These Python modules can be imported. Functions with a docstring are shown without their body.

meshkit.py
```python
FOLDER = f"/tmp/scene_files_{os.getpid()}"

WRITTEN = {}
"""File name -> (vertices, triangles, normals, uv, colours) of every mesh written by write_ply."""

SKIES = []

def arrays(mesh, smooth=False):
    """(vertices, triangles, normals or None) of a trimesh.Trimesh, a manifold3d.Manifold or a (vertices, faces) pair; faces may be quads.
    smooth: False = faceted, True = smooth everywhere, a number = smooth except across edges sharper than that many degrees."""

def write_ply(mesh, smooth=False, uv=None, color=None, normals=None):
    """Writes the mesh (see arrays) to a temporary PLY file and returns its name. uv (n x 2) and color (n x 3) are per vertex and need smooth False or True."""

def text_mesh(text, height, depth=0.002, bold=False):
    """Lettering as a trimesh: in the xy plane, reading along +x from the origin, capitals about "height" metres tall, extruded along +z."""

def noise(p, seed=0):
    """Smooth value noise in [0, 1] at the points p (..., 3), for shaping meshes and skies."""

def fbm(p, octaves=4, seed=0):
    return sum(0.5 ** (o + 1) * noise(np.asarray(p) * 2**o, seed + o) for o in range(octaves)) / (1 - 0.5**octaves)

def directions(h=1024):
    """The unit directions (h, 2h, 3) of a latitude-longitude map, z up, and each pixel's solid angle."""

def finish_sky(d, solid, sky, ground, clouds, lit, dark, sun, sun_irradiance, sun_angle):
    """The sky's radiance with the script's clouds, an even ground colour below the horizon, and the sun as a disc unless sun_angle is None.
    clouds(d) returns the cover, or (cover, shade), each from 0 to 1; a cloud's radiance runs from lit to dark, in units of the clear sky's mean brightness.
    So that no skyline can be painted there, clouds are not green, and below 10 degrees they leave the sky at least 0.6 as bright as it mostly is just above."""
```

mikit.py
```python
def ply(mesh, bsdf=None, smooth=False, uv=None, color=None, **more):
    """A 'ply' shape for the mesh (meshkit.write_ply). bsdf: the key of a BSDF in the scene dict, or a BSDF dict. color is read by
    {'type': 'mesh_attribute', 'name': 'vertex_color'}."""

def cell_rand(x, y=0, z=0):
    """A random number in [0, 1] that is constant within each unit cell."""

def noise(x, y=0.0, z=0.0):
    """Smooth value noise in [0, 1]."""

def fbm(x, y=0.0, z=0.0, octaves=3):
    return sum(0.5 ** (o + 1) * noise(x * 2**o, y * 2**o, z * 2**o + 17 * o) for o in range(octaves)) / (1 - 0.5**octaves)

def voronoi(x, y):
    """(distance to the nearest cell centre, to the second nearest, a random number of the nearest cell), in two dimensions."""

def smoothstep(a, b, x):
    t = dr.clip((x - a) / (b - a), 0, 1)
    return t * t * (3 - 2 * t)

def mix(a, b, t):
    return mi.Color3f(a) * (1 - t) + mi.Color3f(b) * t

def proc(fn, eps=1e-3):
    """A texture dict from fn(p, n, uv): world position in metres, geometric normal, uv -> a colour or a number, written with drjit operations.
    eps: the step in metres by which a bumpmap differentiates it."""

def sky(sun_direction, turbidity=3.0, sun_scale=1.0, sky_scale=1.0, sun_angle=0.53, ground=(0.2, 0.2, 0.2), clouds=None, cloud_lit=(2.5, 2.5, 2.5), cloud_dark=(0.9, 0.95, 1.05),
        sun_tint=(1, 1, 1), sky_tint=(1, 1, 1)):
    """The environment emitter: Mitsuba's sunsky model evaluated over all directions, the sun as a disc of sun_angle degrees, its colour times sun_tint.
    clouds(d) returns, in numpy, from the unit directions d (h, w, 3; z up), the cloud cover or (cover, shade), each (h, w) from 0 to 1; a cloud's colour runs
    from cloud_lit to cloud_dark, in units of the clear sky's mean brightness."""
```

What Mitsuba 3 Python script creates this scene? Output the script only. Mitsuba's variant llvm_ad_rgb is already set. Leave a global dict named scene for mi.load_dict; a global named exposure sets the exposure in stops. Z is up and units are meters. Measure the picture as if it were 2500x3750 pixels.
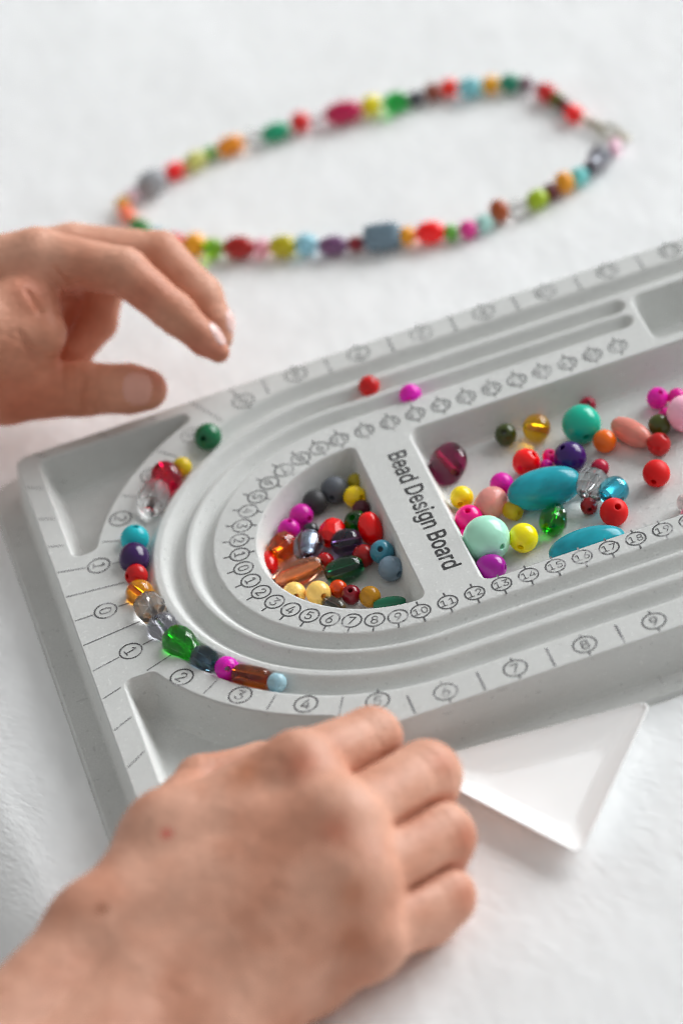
import math
import numpy as np
import drjit as dr
import mitsuba as mi
import shapely
import trimesh
from shapely.geometry import Point, Polygon, LineString, box
from shapely.ops import unary_union
import mikit
import meshkit

T = mi.ScalarTransform4f
scene, labels = {}, {}
CM = 0.01
TABLE = -1.85          # all layout numbers below are centimetres, measured from the board's top face; the tabletop lies 1.85 cm below it


def W(p):
    """centimetres on the board -> metres in the world (tabletop at z = 0)"""
    p = np.asarray(p, float)
    return (p - np.array([0, 0, TABLE])) * CM


# ------------------------------------------------------------------ camera, light, exposure
EYE = np.array([-14.2418, -115.7547, 90.2548])
FWD = np.array([0.08617404, 0.78900063, -0.60831903])
DOWN = np.array([-0.31676691, -0.55720681, -0.76758015])
FOCUS = np.array([-3.0, -3.0, 0.0])
scene['camera'] = {
    'type': 'thinlens', 'fov': float(2 * math.degrees(math.atan(1250 / 15000.0))), 'fov_axis': 'x',
    'aperture_radius': 0.0155, 'focus_distance': float(np.dot(FOCUS - EYE, FWD) * CM),
    'near_clip': 0.1, 'far_clip': 50.0,
    'to_world': T().look_at(origin=W(EYE).tolist(), target=W(EYE + 50 * FWD).tolist(), up=(-DOWN).tolist()),
}
exposure = 0.50


def lamp(name, centre, target, w, h, value):
    scene[name] = {'type': 'rectangle',
                   'to_world': T().look_at(origin=list(centre), target=list(target), up=[0, 0, 1]).scale([w / 2, h / 2, 1]),
                   'emitter': {'type': 'area', 'radiance': {'type': 'rgb', 'value': value}}}


# the tall window of the room, behind and to the right of the table, and the daylight that the white room gives back
lamp('window', (4.0, 1.75, 2.25), (0.0, 0.0, 0.0), 4.2, 2.9, [6.1, 6.2, 6.28])
labels['window'] = {'label': 'bright daylight window beyond the table, outside the picture', 'kind': 'structure'}
scene['room_light'] = {'type': 'constant', 'radiance': {'type': 'rgb', 'value': [0.30, 0.303, 0.30]}}


def lin(c):
    c = np.asarray(c, float) / 255
    return np.where(c <= 0.04045, c / 12.92, ((c + 0.055) / 1.055) ** 2.4)


# ------------------------------------------------------------------ materials
VC = {'type': 'mesh_attribute', 'name': 'vertex_color'}


def rgb(*c):
    return {'type': 'rgb', 'value': [float(x) for x in c]}


def cloth_colour(p, n, uv):
    m = mikit.fbm(p.x * 260, p.y * 90, p.z * 200, octaves=3)
    s = mikit.fbm(p.x * 14, p.y * 9 + 3.1, 0.0, octaves=3)
    return mi.Color3f(0.82, 0.83, 0.832) * (0.90 + 0.10 * m + 0.08 * s)


def cloth_relief(p, n, uv):
    a = mikit.fbm(p.x * 900 + p.y * 500, p.y * 260 - p.x * 120, p.z * 700, octaves=3)
    return 0.0004 * a + 0.0006 * mikit.fbm(p.x * 60, p.y * 40, 2.0, octaves=2)


def board_colour(p, n, uv):
    fleck = mikit.noise(p.x * 2300, p.y * 2300, p.z * 2300)
    lint = mikit.noise(p.x * 520, p.y * 520, p.z * 520 + 3)
    dust = mikit.noise(p.x * 700 + 9, p.y * 700, p.z * 700 + 8)
    blot = mikit.fbm(p.x * 70, p.y * 70, p.z * 70 + 5, octaves=3)
    return mi.Color3f(0.575, 0.583, 0.568) * (0.89 + 0.10 * fleck + 0.12 * blot) * (1 - 0.13 * mikit.smoothstep(0.84, 0.92, lint)) * (1 + 0.10 * mikit.smoothstep(0.86, 0.93, dust))


def board_relief(p, n, uv):
    return 0.00022 * mikit.fbm(p.x * 1500, p.y * 1500, p.z * 1500, octaves=2)


SPOTS = []     # (centre in metres, radius in metres, colour factor) : marks of the skin, filled below


def skin_colour(p, n, uv):
    big = mikit.fbm(p.x * 55, p.y * 55, p.z * 55 + 9, octaves=3)
    fine = mikit.fbm(p.x * 420, p.y * 420, p.z * 420, octaves=2)
    c = mikit.mix((0.525, 0.236, 0.150), (0.635, 0.338, 0.236), mikit.smoothstep(0.25, 0.72, big)) * (0.90 + 0.20 * fine)
    for q, r, f in SPOTS:
        d2 = dr.square(p.x - q[0]) + dr.square(p.y - q[1]) + dr.square(p.z - q[2])
        k = dr.exp(-d2 / (r * r))
        c = c * (1 - k * (1 - mi.Color3f(*f)))
    return c


def skin_relief(p, n, uv):
    a = mikit.fbm(p.x * 700, p.y * 700, p.z * 700, octaves=2)
    b = mikit.fbm(p.x * 170, p.y * 170, p.z * 170, octaves=2)
    return 0.00034 * a + 0.0004 * b


def print_colour(dark, worn):
    def fn(p, n, uv):
        w = mikit.fbm(p.x * 900, p.y * 900, 4.0, octaves=2) * 0.6 + mikit.noise(p.x * 160, p.y * 160, 1.0) * 0.4
        return mikit.mix((dark, dark, dark * 1.03), (worn, worn, worn), mikit.smoothstep(0.48, 0.82, w))
    return mikit.proc(fn)


def bumped(colour, relief, rough, spec=0.3, eps=2e-4, **more):
    return {'type': 'twosided', 'b': {'type': 'bumpmap', 'scale': 1.0, 'tex': mikit.proc(relief, eps=eps),
            'inner': {'type': 'principled', 'base_color': mikit.proc(colour), 'roughness': rough, 'specular': spec, **more}}}


scene['mat_cloth'] = bumped(cloth_colour, cloth_relief, 0.9, 0.1)
scene['mat_board'] = bumped(board_colour, board_relief, 0.8, 0.2, eps=1e-4)
scene['mat_skin'] = bumped(skin_colour, skin_relief, 0.50, 0.34, eps=2e-4)
scene['mat_thumbnail'] = {'type': 'twosided', 'b': {'type': 'principled', 'base_color': rgb(0.68, 0.34, 0.265), 'roughness': 0.4, 'specular': 0.25}}
scene['mat_nail'] = {'type': 'twosided', 'b': {'type': 'principled', 'base_color': rgb(0.76, 0.52, 0.48), 'roughness': 0.22, 'specular': 0.5, 'clearcoat': 0.4, 'clearcoat_gloss': 0.85}}
scene['mat_print'] = {'type': 'twosided', 'b': {'type': 'principled', 'base_color': print_colour(0.10, 0.42), 'roughness': 0.7, 'specular': 0.2}}
scene['mat_ink'] = {'type': 'twosided', 'b': {'type': 'principled', 'base_color': print_colour(0.05, 0.22), 'roughness': 0.7, 'specular': 0.2}}
scene['mat_faint'] = {'type': 'twosided', 'b': {'type': 'principled', 'base_color': print_colour(0.19, 0.45), 'roughness': 0.7, 'specular': 0.2}}
scene['mat_tray'] = {'type': 'twosided', 'b': {'type': 'principled', 'base_color': rgb(0.92, 0.92, 0.915), 'roughness': 0.5, 'specular': 0.3}}
scene['mat_gloss'] = {'type': 'twosided', 'b': {'type': 'principled', 'base_color': VC, 'roughness': 0.18, 'specular': 0.5}}
scene['mat_matte'] = {'type': 'twosided', 'b': {'type': 'principled', 'base_color': VC, 'roughness': 0.5, 'specular': 0.35}}
scene['mat_milky'] = {'type': 'twosided', 'b': {'type': 'principled', 'base_color': VC, 'roughness': 0.22, 'specular': 0.5, 'clearcoat': 0.3, 'clearcoat_gloss': 0.9}}
scene['mat_glass'] = {'type': 'dielectric', 'int_ior': 1.5, 'ext_ior': 1.0, 'specular_transmittance': VC}
scene['mat_jelly'] = {'type': 'blendbsdf', 'weight': 0.62,
                      'a': {'type': 'dielectric', 'int_ior': 1.45, 'ext_ior': 1.0, 'specular_transmittance': VC},
                      'b': {'type': 'twosided', 'b': {'type': 'principled', 'base_color': VC, 'roughness': 0.2, 'specular': 0.5}}}
scene['mat_clear'] = {'type': 'blendbsdf', 'weight': 0.05,
                      'a': {'type': 'dielectric', 'int_ior': 1.42, 'ext_ior': 1.0, 'specular_transmittance': VC},
                      'b': {'type': 'twosided', 'b': {'type': 'principled', 'base_color': VC, 'roughness': 0.15, 'specular': 0.5}}}
scene['mat_lining'] = {'type': 'twosided', 'b': {'type': 'principled', 'base_color': VC, 'roughness': 0.28, 'metallic': 1.0}}
scene['mat_metal'] = {'type': 'twosided', 'b': {'type': 'principled', 'base_color': rgb(0.42, 0.38, 0.28), 'roughness': 0.3, 'metallic': 1.0}}
scene['mat_cord'] = {'type': 'twosided', 'b': {'type': 'principled', 'base_color': rgb(0.75, 0.74, 0.72), 'roughness': 0.4}}


def put(key, mesh, mat, smooth=True, color=None, label=None, cat=None, group=None, kind=None):
    """one entry of the scene; the mesh comes in board centimetres"""
    base, k = key, 0
    while key in scene:
        k += 1
        key = f'{base}_{k:03d}'
    v, f = (np.asarray(mesh.vertices), np.asarray(mesh.faces)) if hasattr(mesh, 'vertices') else mesh
    v = W(v)
    c = None
    if color is not None:
        c = np.asarray(color, float)
        c = c if c.ndim == 2 else np.tile(c, (len(v), 1))
    scene[key] = mikit.ply((v, f), mat, smooth, color=c)
    d = {a: b for a, b in (('label', label), ('category', cat), ('group', group), ('kind', kind)) if b}
    if d:
        labels[key] = d
    return key


def tag(key, label, cat, group=None):
    base, k = key, 0
    while key in labels or key in scene:
        k += 1
        key = f'{base}_{k:03d}'
    labels[key] = {'label': label, 'category': cat}
    if group:
        labels[key]['group'] = group
    return key


def grid_faces(nu, nv):
    i, j = np.meshgrid(np.arange(nu - 1), np.arange(nv - 1), indexing='ij')
    a = (i * nv + j).ravel()
    return np.vstack([np.stack([a, a + nv, a + nv + 1], 1), np.stack([a, a + nv + 1, a + 1], 1)])


# ------------------------------------------------------------------ the tabletop under its white cloth
def sstep(a, b, x):
    t = np.clip((x - a) / (b - a), 0, 1)
    return t * t * (3 - 2 * t)


xs = np.unique(np.concatenate([np.linspace(-30, -8, 150), np.linspace(-8, 40, 200), np.linspace(40, 130, 60)]))
ys = np.unique(np.concatenate([np.linspace(-90, -34, 40), np.linspace(-34, 60, 330), np.linspace(60, 130, 50)]))
gx, gy = np.meshgrid(xs, ys, indexing='ij')
q = np.stack([gx, gy, 0 * gx], -1)
soft = 0.10 * (meshkit.fbm(q * [0.10, 0.16, 1] + [3, 1, 0.5], 3, 4) - 0.5) + 0.05 * (meshkit.fbm(q * [0.5, 0.22, 1], 2, 9) - 0.5)
near = np.maximum(np.maximum(-14.2 - gx, gx - 28), np.maximum(np.abs(gy) - 13, 0))
gz = TABLE - 0.02 + soft * sstep(0.3, 5, near)
edge = -15.9 - 0.10 * (gy + 9) + 1.0 * (meshkit.noise(q * [0, 0.13, 0] + [0, 0, 2.5], 3) - 0.5)
over = np.maximum(edge - gx, 0) * sstep(6, -6, gy)
gz = gz - 0.36 * over ** 1.7 - 0.5 * over * (meshkit.noise(q * [0.15, 0.45, 0] + 7, 5) - 0.3) * sstep(0, 2, over)
put('tabletop', (np.stack([gx, gy, gz], -1).reshape(-1, 3), grid_faces(len(xs), len(ys))), 'mat_cloth', True,
    label='white cloth covered tabletop with faint soft wrinkles', kind='structure')


# ------------------------------------------------------------------ the bead board: one moulded, flocked tray
ACX, ACY = -0.15, 0.20            # centre of the groove arcs
GROOVES = ((6.72, 0.47, 0.42), (7.78, 0.50, 0.44), (9.02, 0.56, 0.46))   # distance from the centre line, half width, depth


def rbox(x, y, x0, x1, y0, y1, r):
    cx, cy, hx, hy = (x0 + x1) / 2, (y0 + y1) / 2, (x1 - x0) / 2 - r, (y1 - y0) / 2 - r
    dx, dy = np.abs(x - cx) - hx, np.abs(y - cy) - hy
    return np.hypot(np.maximum(dx, 0), np.maximum(dy, 0)) + np.minimum(np.maximum(dx, dy), 0) - r


def rounded(p, r):
    return p.buffer(-r, 16).buffer(r, 16)


BOW = Point(ACX, ACY)
POCKETS = [
    rounded(Point(0, 0).buffer(4.88, 64).intersection(box(-6, -6, -0.02, 6)), 0.32),
    rounded(box(2.05, -5.05, 24.0, 4.72), 0.45),
    rounded(box(11.95, 5.20, 16.7, 8.30), 0.45),
    rounded(box(-11.15, 3.80, -3.5, 10.22).difference(BOW.buffer(10.72, 96)), 0.36),
    rounded(box(-11.00, -9.95, -3.5, -3.92).difference(BOW.buffer(10.55, 96)), 0.36),
]


def pocket_sd(x, y):
    """signed distance (negative inside) to the five pockets"""
    out = np.full(x.shape, 9.0)
    for p in POCKETS:
        x0, y0, x1, y1 = p.bounds
        k = (x > x0 - 0.3) & (x < x1 + 0.3) & (y > y0 - 0.3) & (y < y1 + 0.3)
        if k.any():
            d = shapely.distance(p.exterior, shapely.points(x[k], y[k]))
            out[k] = np.minimum(out[k], np.where(shapely.contains_xy(p, x[k], y[k]), -d, d))
    return out


def edge_fall(s, w):
    t = np.clip(s / w, 0, 1)
    return 1 - (1 - t ** 1.25) ** 2.6


BX0, BX1, BY0, BY1 = -12.0, 26.5, -10.78, 10.86
LIP = 1.18


def board_height(x, y):
    z = np.zeros_like(x)
    xa = np.minimum(x - ACX, 0)
    path = np.hypot(xa, y - ACY)
    for k, (c, hw, depth) in enumerate(GROOVES):
        s = path - c
        if k < 2:
            s = np.where(y > 0, np.hypot(s, np.maximum(x - 11.25, 0)), s)
        t = np.clip(np.abs(s) / hw, 0, 1)
        z = np.minimum(z, -depth * (0.5 + 0.5 * np.cos(np.pi * t ** 1.15)))
    deep = np.where((x < -5) & (np.abs(y) > 3.7) & (np.hypot(x - ACX, y - ACY) > 10.3) | (x > 11.7) & (y > 4.97) & (x < 17), 1.55, 1.3)
    z = np.minimum(z, -deep * edge_fall(-pocket_sd(x, y), 0.55))
    o = rbox(x, y, BX0, BX1, BY0, BY1, 0.55)
    z = z - 1.68 * edge_fall(o + 0.05, 0.34)
    return z, o


bxs = np.unique(np.round(np.concatenate([np.arange(-13.3, -10.8, 0.035), np.arange(-10.8, 16.4, 0.045), np.arange(16.4, 27.81, 0.12)]), 4))
bys = np.unique(np.round(np.concatenate([np.arange(-12.1, -10.4, 0.035), np.arange(-10.4, 10.4, 0.045), np.arange(10.4, 12.18, 0.04)]), 4))
hx, hy = np.meshgrid(bxs, bys, indexing='ij')
hz, outside = board_height(hx, hy)
lip_sd = rbox(hx, hy, BX0 - LIP, BX1 + LIP, BY0 - LIP, BY1 + LIP, 1.3)
hz = np.where(lip_sd > -0.10, hz - 0.05 * np.clip((lip_sd + 0.10) / 0.10, 0, 1) ** 2, hz)
hz = np.where(lip_sd > 0, TABLE + 0.005, hz)
bv = np.stack([hx, hy, hz], -1).reshape(-1, 3)
bf = grid_faces(len(bxs), len(bys))
bf = bf[(lip_sd.ravel()[bf] < 0.06).any(1)]
board = trimesh.Trimesh(bv, bf, process=False)
board.remove_unreferenced_vertices()
tag('bead_board', 'grey flocked bead design board with grooves, printed scales and bead pockets', 'bead board')
put('bead_board__moulded_tray', board, 'mat_board', True)


# ------------------------------------------------------------------ the printing on it
def flat(shape, z=0.012):
    parts = []
    for g in getattr(shape, 'geoms', [shape]):
        if g.area > 1e-6:
            v, f = trimesh.creation.triangulate_polygon(g, engine='earcut')
            parts.append((np.column_stack([v, np.full(len(v), z)]), f))
    v = np.vstack([p[0] for p in parts])
    at = np.cumsum([0] + [len(p[0]) for p in parts[:-1]])
    return v, np.vstack([p[1] + a for p, a in zip(parts, at)])


def letters(text, height, bold=False):
    """lettering in centimetres, centred on the origin, as (vertices, faces) at z = 0.012"""
    m = meshkit.text_mesh(text, height * CM, 0.00001, bold)
    v = np.array(m.vertices) / CM
    top = v[:, 2] > v[:, 2].mean()
    f = np.array(m.faces)
    f = f[top[f].all(1)]
    v[:, 2] = 0.012
    lo, hi = v[:, :2].min(0), v[:, :2].max(0)
    v[:, :2] -= (lo + hi) / 2
    return v, f, hi - lo


GLYPH = {}


def mark(name, x, y, up, text, rad, size, stubs, stroke=0.068, mat='mat_print'):
    """a ringed number: up = heading of the numeral's top; stubs = (start, end) distances along up"""
    ring = Point(0, 0).buffer(rad, 24).difference(Point(0, 0).buffer(rad - stroke, 24))
    for a, b in stubs:
        ring = ring.union(box(-stroke / 2, min(a, b), stroke / 2, max(a, b)))
    v, f = flat(ring)
    if text not in GLYPH:
        GLYPH[text] = letters(text, 1.0)
    lv, lf, ext = GLYPH[text]
    s = min(size, 1.35 * rad / max(ext[0], 0.2))
    lv = lv * [s, s, 1] + [0, 0, 0.004]
    v, f = np.vstack([v, lv]), np.vstack([f, lf + len(v)])
    ca, sa = math.cos(up - math.pi / 2), math.sin(up - math.pi / 2)
    v = np.column_stack([x + v[:, 0] * ca - v[:, 1] * sa, y + v[:, 0] * sa + v[:, 1] * ca, v[:, 2]])
    put('bead_board__' + name, (v, f), mat, False)


def line(name, x0, y0, x1, y1, w=0.06, mat='mat_print'):
    put('bead_board__' + name, flat(LineString([(x0, y0), (x1, y1)]).buffer(w / 2, cap_style=2)), mat, False)


RL = 5.53                                         # centimetre scale round the inner plate
for side in (1, -1):
    for n in range(0 if side < 0 else 1, 22):
        a = n * 0.15012
        if n <= 10:
            a = min(a, math.pi / 2)
            x, y = -RL * math.cos(a), side * RL * math.sin(a)
            if n == 10:
                x = -0.4
            up = math.atan2(-y, -x) if n < 10 else -side * math.pi / 2
        else:
            x, y, up = n - 10.4, side * RL, -side * math.pi / 2
        out = [(-0.62, -0.36)]
        if n > 9 or side > 0:
            out.append((0.36, 0.56))
        mark('centimetre_mark', x, y, up, str(n), 0.385, 0.40, out)

IN0, INCH = 1.70, 2.52                            # inch 7 and the spacing of the outer scale
free = lambda x, y: pocket_sd(np.array([x]), np.array([y]))[0] > 0.12


def in_board(x, y, m=0.12):
    return rbox(np.array([x]), np.array([y]), BX0, BX1, BY0, BY1, 0.55)[0] < -m


STEP = math.radians(14.6)
for side in (1, -1):
    for h in range(0 if side < 0 else 1, 11):      # half inches round the end of the board
        a = h * STEP / 2
        if h == 11 and side > 0:
            a += 0.015
        d = np.array([-math.cos(a), side * math.sin(a)])
        c = np.array([ACX, ACY])
        whole = h % 2 == 0
        rl = {0: 10.55, 2: 10.55, 4: 10.15, 6: 9.98, 8: 9.98, 10: 10.0}.get(h, 0)
        rs = np.arange(9.62, 17.0, 0.04)
        ok = []
        for r in rs:
            x, y = c + d * r
            good = in_board(x, y) and free(x, y) and not (whole and abs(r - rl) < 0.46) and not (h >= 4 and whole and r < 10.6)
            ok.append(good)
        ok = np.array(ok + [False])
        k = 0
        while k < len(ok):
            if ok[k]:
                e = k
                while ok[e + 1]:
                    e += 1
                if rs[e] - rs[k] > 0.2:
                    p, s = c + d * rs[k], c + d * rs[e]
                    line('half_inch_mark', *p, *s, 0.055, 'mat_faint')
                k = e
            k += 1
        if whole:
            x, y = c + d * rl
            mark('inch_mark', x, y, math.atan2(-d[1], -d[0]), str(h // 2), 0.44, 0.46, [(-0.62, -0.42), (0.42, 0.6)] if h == 10 else [])
    for n in range(6, 16):
        x = IN0 + (n - 7) * INCH
        yl, t0, t1 = (10.33, 9.72, 10.74) if side > 0 else (-10.06, -9.60, -10.64)
        mark('inch_mark', x, yl, -side * math.pi / 2, str(n), 0.44, 0.46, [(-0.60, -0.42), (0.42, 0.58)])
        line('half_inch_mark', x - INCH / 2, t0, x - INCH / 2, t1, 0.085, 'mat_faint')
lv, lf, ext = letters('Bead Design Board', 0.66, True)
lv = lv * [7.45 / ext[0], 1.0, 1]
lv = np.column_stack([1.22 + lv[:, 1], -0.06 - lv[:, 0], lv[:, 2]])
put('bead_board__lettering', (lv, lf), 'mat_ink', False, label='black words along the bar between the two pockets')


# ------------------------------------------------------------------ the two hands: one smooth body each, from blended tapering bones
def cone_sd(P, a, b, ra, rb):
    a, b = np.asarray(a, np.float32), np.asarray(b, np.float32)
    ba = b - a
    t = np.clip(((P - a) @ ba) / np.float32(ba @ ba), 0, 1)
    q = P - a - t[:, None] * ba
    return np.sqrt((q * q).sum(1)) - (ra + (rb - ra) * t)


def smin(a, b, k):
    h = np.maximum(k - np.abs(a - b), 0) / k
    return np.minimum(a, b) - h * h * h * k / 6


def chain(P, js, k):
    d = None
    for (a, b) in zip(js[:-1], js[1:]):
        s = cone_sd(P, a[:3], b[:3], a[3], b[3])
        d = s if d is None else smin(d, s, k)
    return d


def surface(fn, lo, hi, h):
    """surface nets: the zero level of fn on a grid, evaluated fully only near the surface"""
    lo, hi = np.asarray(lo, float), np.asarray(hi, float)
    n = np.ceil((hi - lo) / h).astype(int) // 4 * 4 + 5
    ax = [(lo[i] + h * np.arange(n[i])).astype(np.float32) for i in range(3)]
    g = np.full(n, 9.0, np.float32)
    co = np.stack(np.meshgrid(*[a[::4] for a in ax], indexing='ij'), -1)
    d0 = fn(co.reshape(-1, 3)).reshape(co.shape[:3])
    up = np.repeat(np.repeat(np.repeat(d0, 4, 0), 4, 1), 4, 2)[:n[0], :n[1], :n[2]]
    near = np.abs(up) < 9 * h
    g[:] = np.sign(up) * 9
    idx = np.argwhere(near)
    pts = np.stack([ax[i][idx[:, i]] for i in range(3)], 1)
    g[near] = fn(pts)
    s = g < 0
    c = np.zeros(n - 1, int)
    for o in np.ndindex(2, 2, 2):
        c += s[o[0]:n[0] - 1 + o[0], o[1]:n[1] - 1 + o[1], o[2]:n[2] - 1 + o[2]]
    act = (c > 0) & (c < 8)
    cell = np.argwhere(act)
    num = -np.ones(n - 1, int)
    num[act] = np.arange(len(cell))
    acc, cnt = np.zeros((len(cell), 3)), np.zeros(len(cell))
    corners = list(np.ndindex(2, 2, 2))
    for a in corners:
        for ax_ in range(3):
            if a[ax_] == 0:
                b = list(a)
                b[ax_] = 1
                ga, gb = g[tuple((cell + a).T)], g[tuple((cell + b).T)]
                x = (ga < 0) != (gb < 0)
                t = ga[x] / (ga[x] - gb[x])
                p = np.tile(np.array(a, float), (x.sum(), 1))
                p[:, ax_] = t
                acc[x] += p
                cnt[x] += 1
    v = lo + h * (cell + acc / np.maximum(cnt, 1)[:, None])
    faces = []
    for k in range(3):
        i, j = [(1, 2), (2, 0), (0, 1)][k]
        sl0 = [slice(1, -1)] * 3
        sl0[k] = slice(0, -1)
        sl1 = list(sl0)
        sl1[k] = slice(1, None)
        a, b = s[tuple(sl0)], s[tuple(sl1)]
        for flip, where in ((False, a & ~b), (True, ~a & b)):
            e = np.argwhere(where) + [0 if d == k else 1 for d in range(3)]
            if not len(e):
                continue
            di, dj = np.eye(3, dtype=int)[i], np.eye(3, dtype=int)[j]
            qd = [num[tuple((e - x).T)] for x in (di * 0, di, di + dj, dj)]
            quad = np.stack(qd if not flip else qd[::-1], 1)
            faces.append(quad)
    quad = np.vstack(faces)
    m = trimesh.Trimesh(v, np.vstack([quad[:, [0, 1, 2]], quad[:, [0, 2, 3]]]), process=False)
    trimesh.smoothing.filter_taubin(m, lamb=0.5, nu=0.52, iterations=8)
    if m.volume < 0:
        m.invert()
    return m


HAND = {
 'L_thumb': [(-14.21, 13.9, 2.4, 1.45), (-11.42, 12.44, 1.9, 1.14), (-8.64, 11.84, 1.4, 1.02), (-6.97, 11.15, 1.2, 0.92), (-6.4, 10.83, 1.15, 0.8)],
 'L_index': [(-8.72, 14.84, 5.7, 1.1), (-5.81, 13.04, 5.1, 0.89), (-4.53, 11.55, 3.6, 0.77), (-3.77, 10.67, 2.6, 0.6), (-3.42, 10.34, 2.1, 0.42)],
 'L_middle': [(-7.28, 16.36, 4.6, 1.0), (-4.18, 15.24, 3.9, 0.87), (-3.19, 13.31, 2.8, 0.76), (-2.99, 12.31, 2.0, 0.58), (-3.06, 11.83, 1.6, 0.44)],
 'L_ring': [(-7.77, 17.33, 3.6, 1.0), (-6.48, 16.15, 2.7, 0.8), (-7.19, 15.2, 1.8, 0.74), (-8.45, 14.56, 1.2, 0.66), (-8.87, 14.48, 1.0, 0.55)],
 'L_pinky': [(-8.5, 18.05, 2.9, 0.9), (-7.48, 17.31, 1.6, 0.72), (-8.23, 16.54, 0.7, 0.7), (-9.3, 16.06, 0.2, 0.6)],
 'L_wrist': [(-14.65, 16.69, 4.6, 2.0), (-14.97, 16.09, 2.6, 1.8), (-22.11, 17.97, 4.6, 2.2), (-22.81, 16.97, 2.8, 2.2)],
 'L_web': [(-10.0, 13.42, 4.9, 1.0), (-10.51, 12.53, 3.0, 0.9), (-11.86, 13.11, 4.6, 1.6), (-9.1, 14.0, 5.1, 0.85), (-9.41, 12.54, 3.9, 0.7), (-9.88, 12.43, 2.5, 0.62)],
 'R_index': [(-6.71, -15.06, 3.0, 1.3), (-4.07, -13.53, 2.1, 1.04), (-4.41, -13.4, 0.3, 0.84), (-5.51, -12.69, 0.0, 0.7)],
 'R_middle': [(-6.2, -17.83, 2.6, 1.3), (-2.84, -15.42, 1.4, 1.2), (-3.09, -15.45, -0.1, 0.9), (-4.24, -15.01, -0.4, 0.8)],
 'R_ring': [(-6.43, -19.47, 1.7, 1.3), (-3.17, -17.45, 0.5, 1.22), (-3.53, -17.62, -0.65, 0.92), (-4.6, -17.52, -0.85, 0.8)],
 'R_pinky': [(-6.64, -20.64, 0.4, 1.25), (-3.7, -19.1, -0.5, 1.06), (-4.35, -19.44, -0.95, 0.84), (-5.38, -19.58, -1.05, 0.7)],
 'R_thumb': [(-10.44, -13.17, 1.6, 1.0), (-9.75, -12.12, 1.5, 0.85), (-7.68, -11.83, 1.0, 0.8), (-5.77, -11.95, 0.7, 0.7)],
 'R_palm': [(-11.25, -15.64, 2.2, 1.68), (-14.5, -18.18, 1.9, 1.55), (-8.67, -20.25, -0.3, 1.4), (-12.38, -22.31, -0.2, 1.6), (-21.09, -23.11, 1.6, 1.9), (-17.98, -28.1, -0.2, 1.9)],
}


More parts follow.
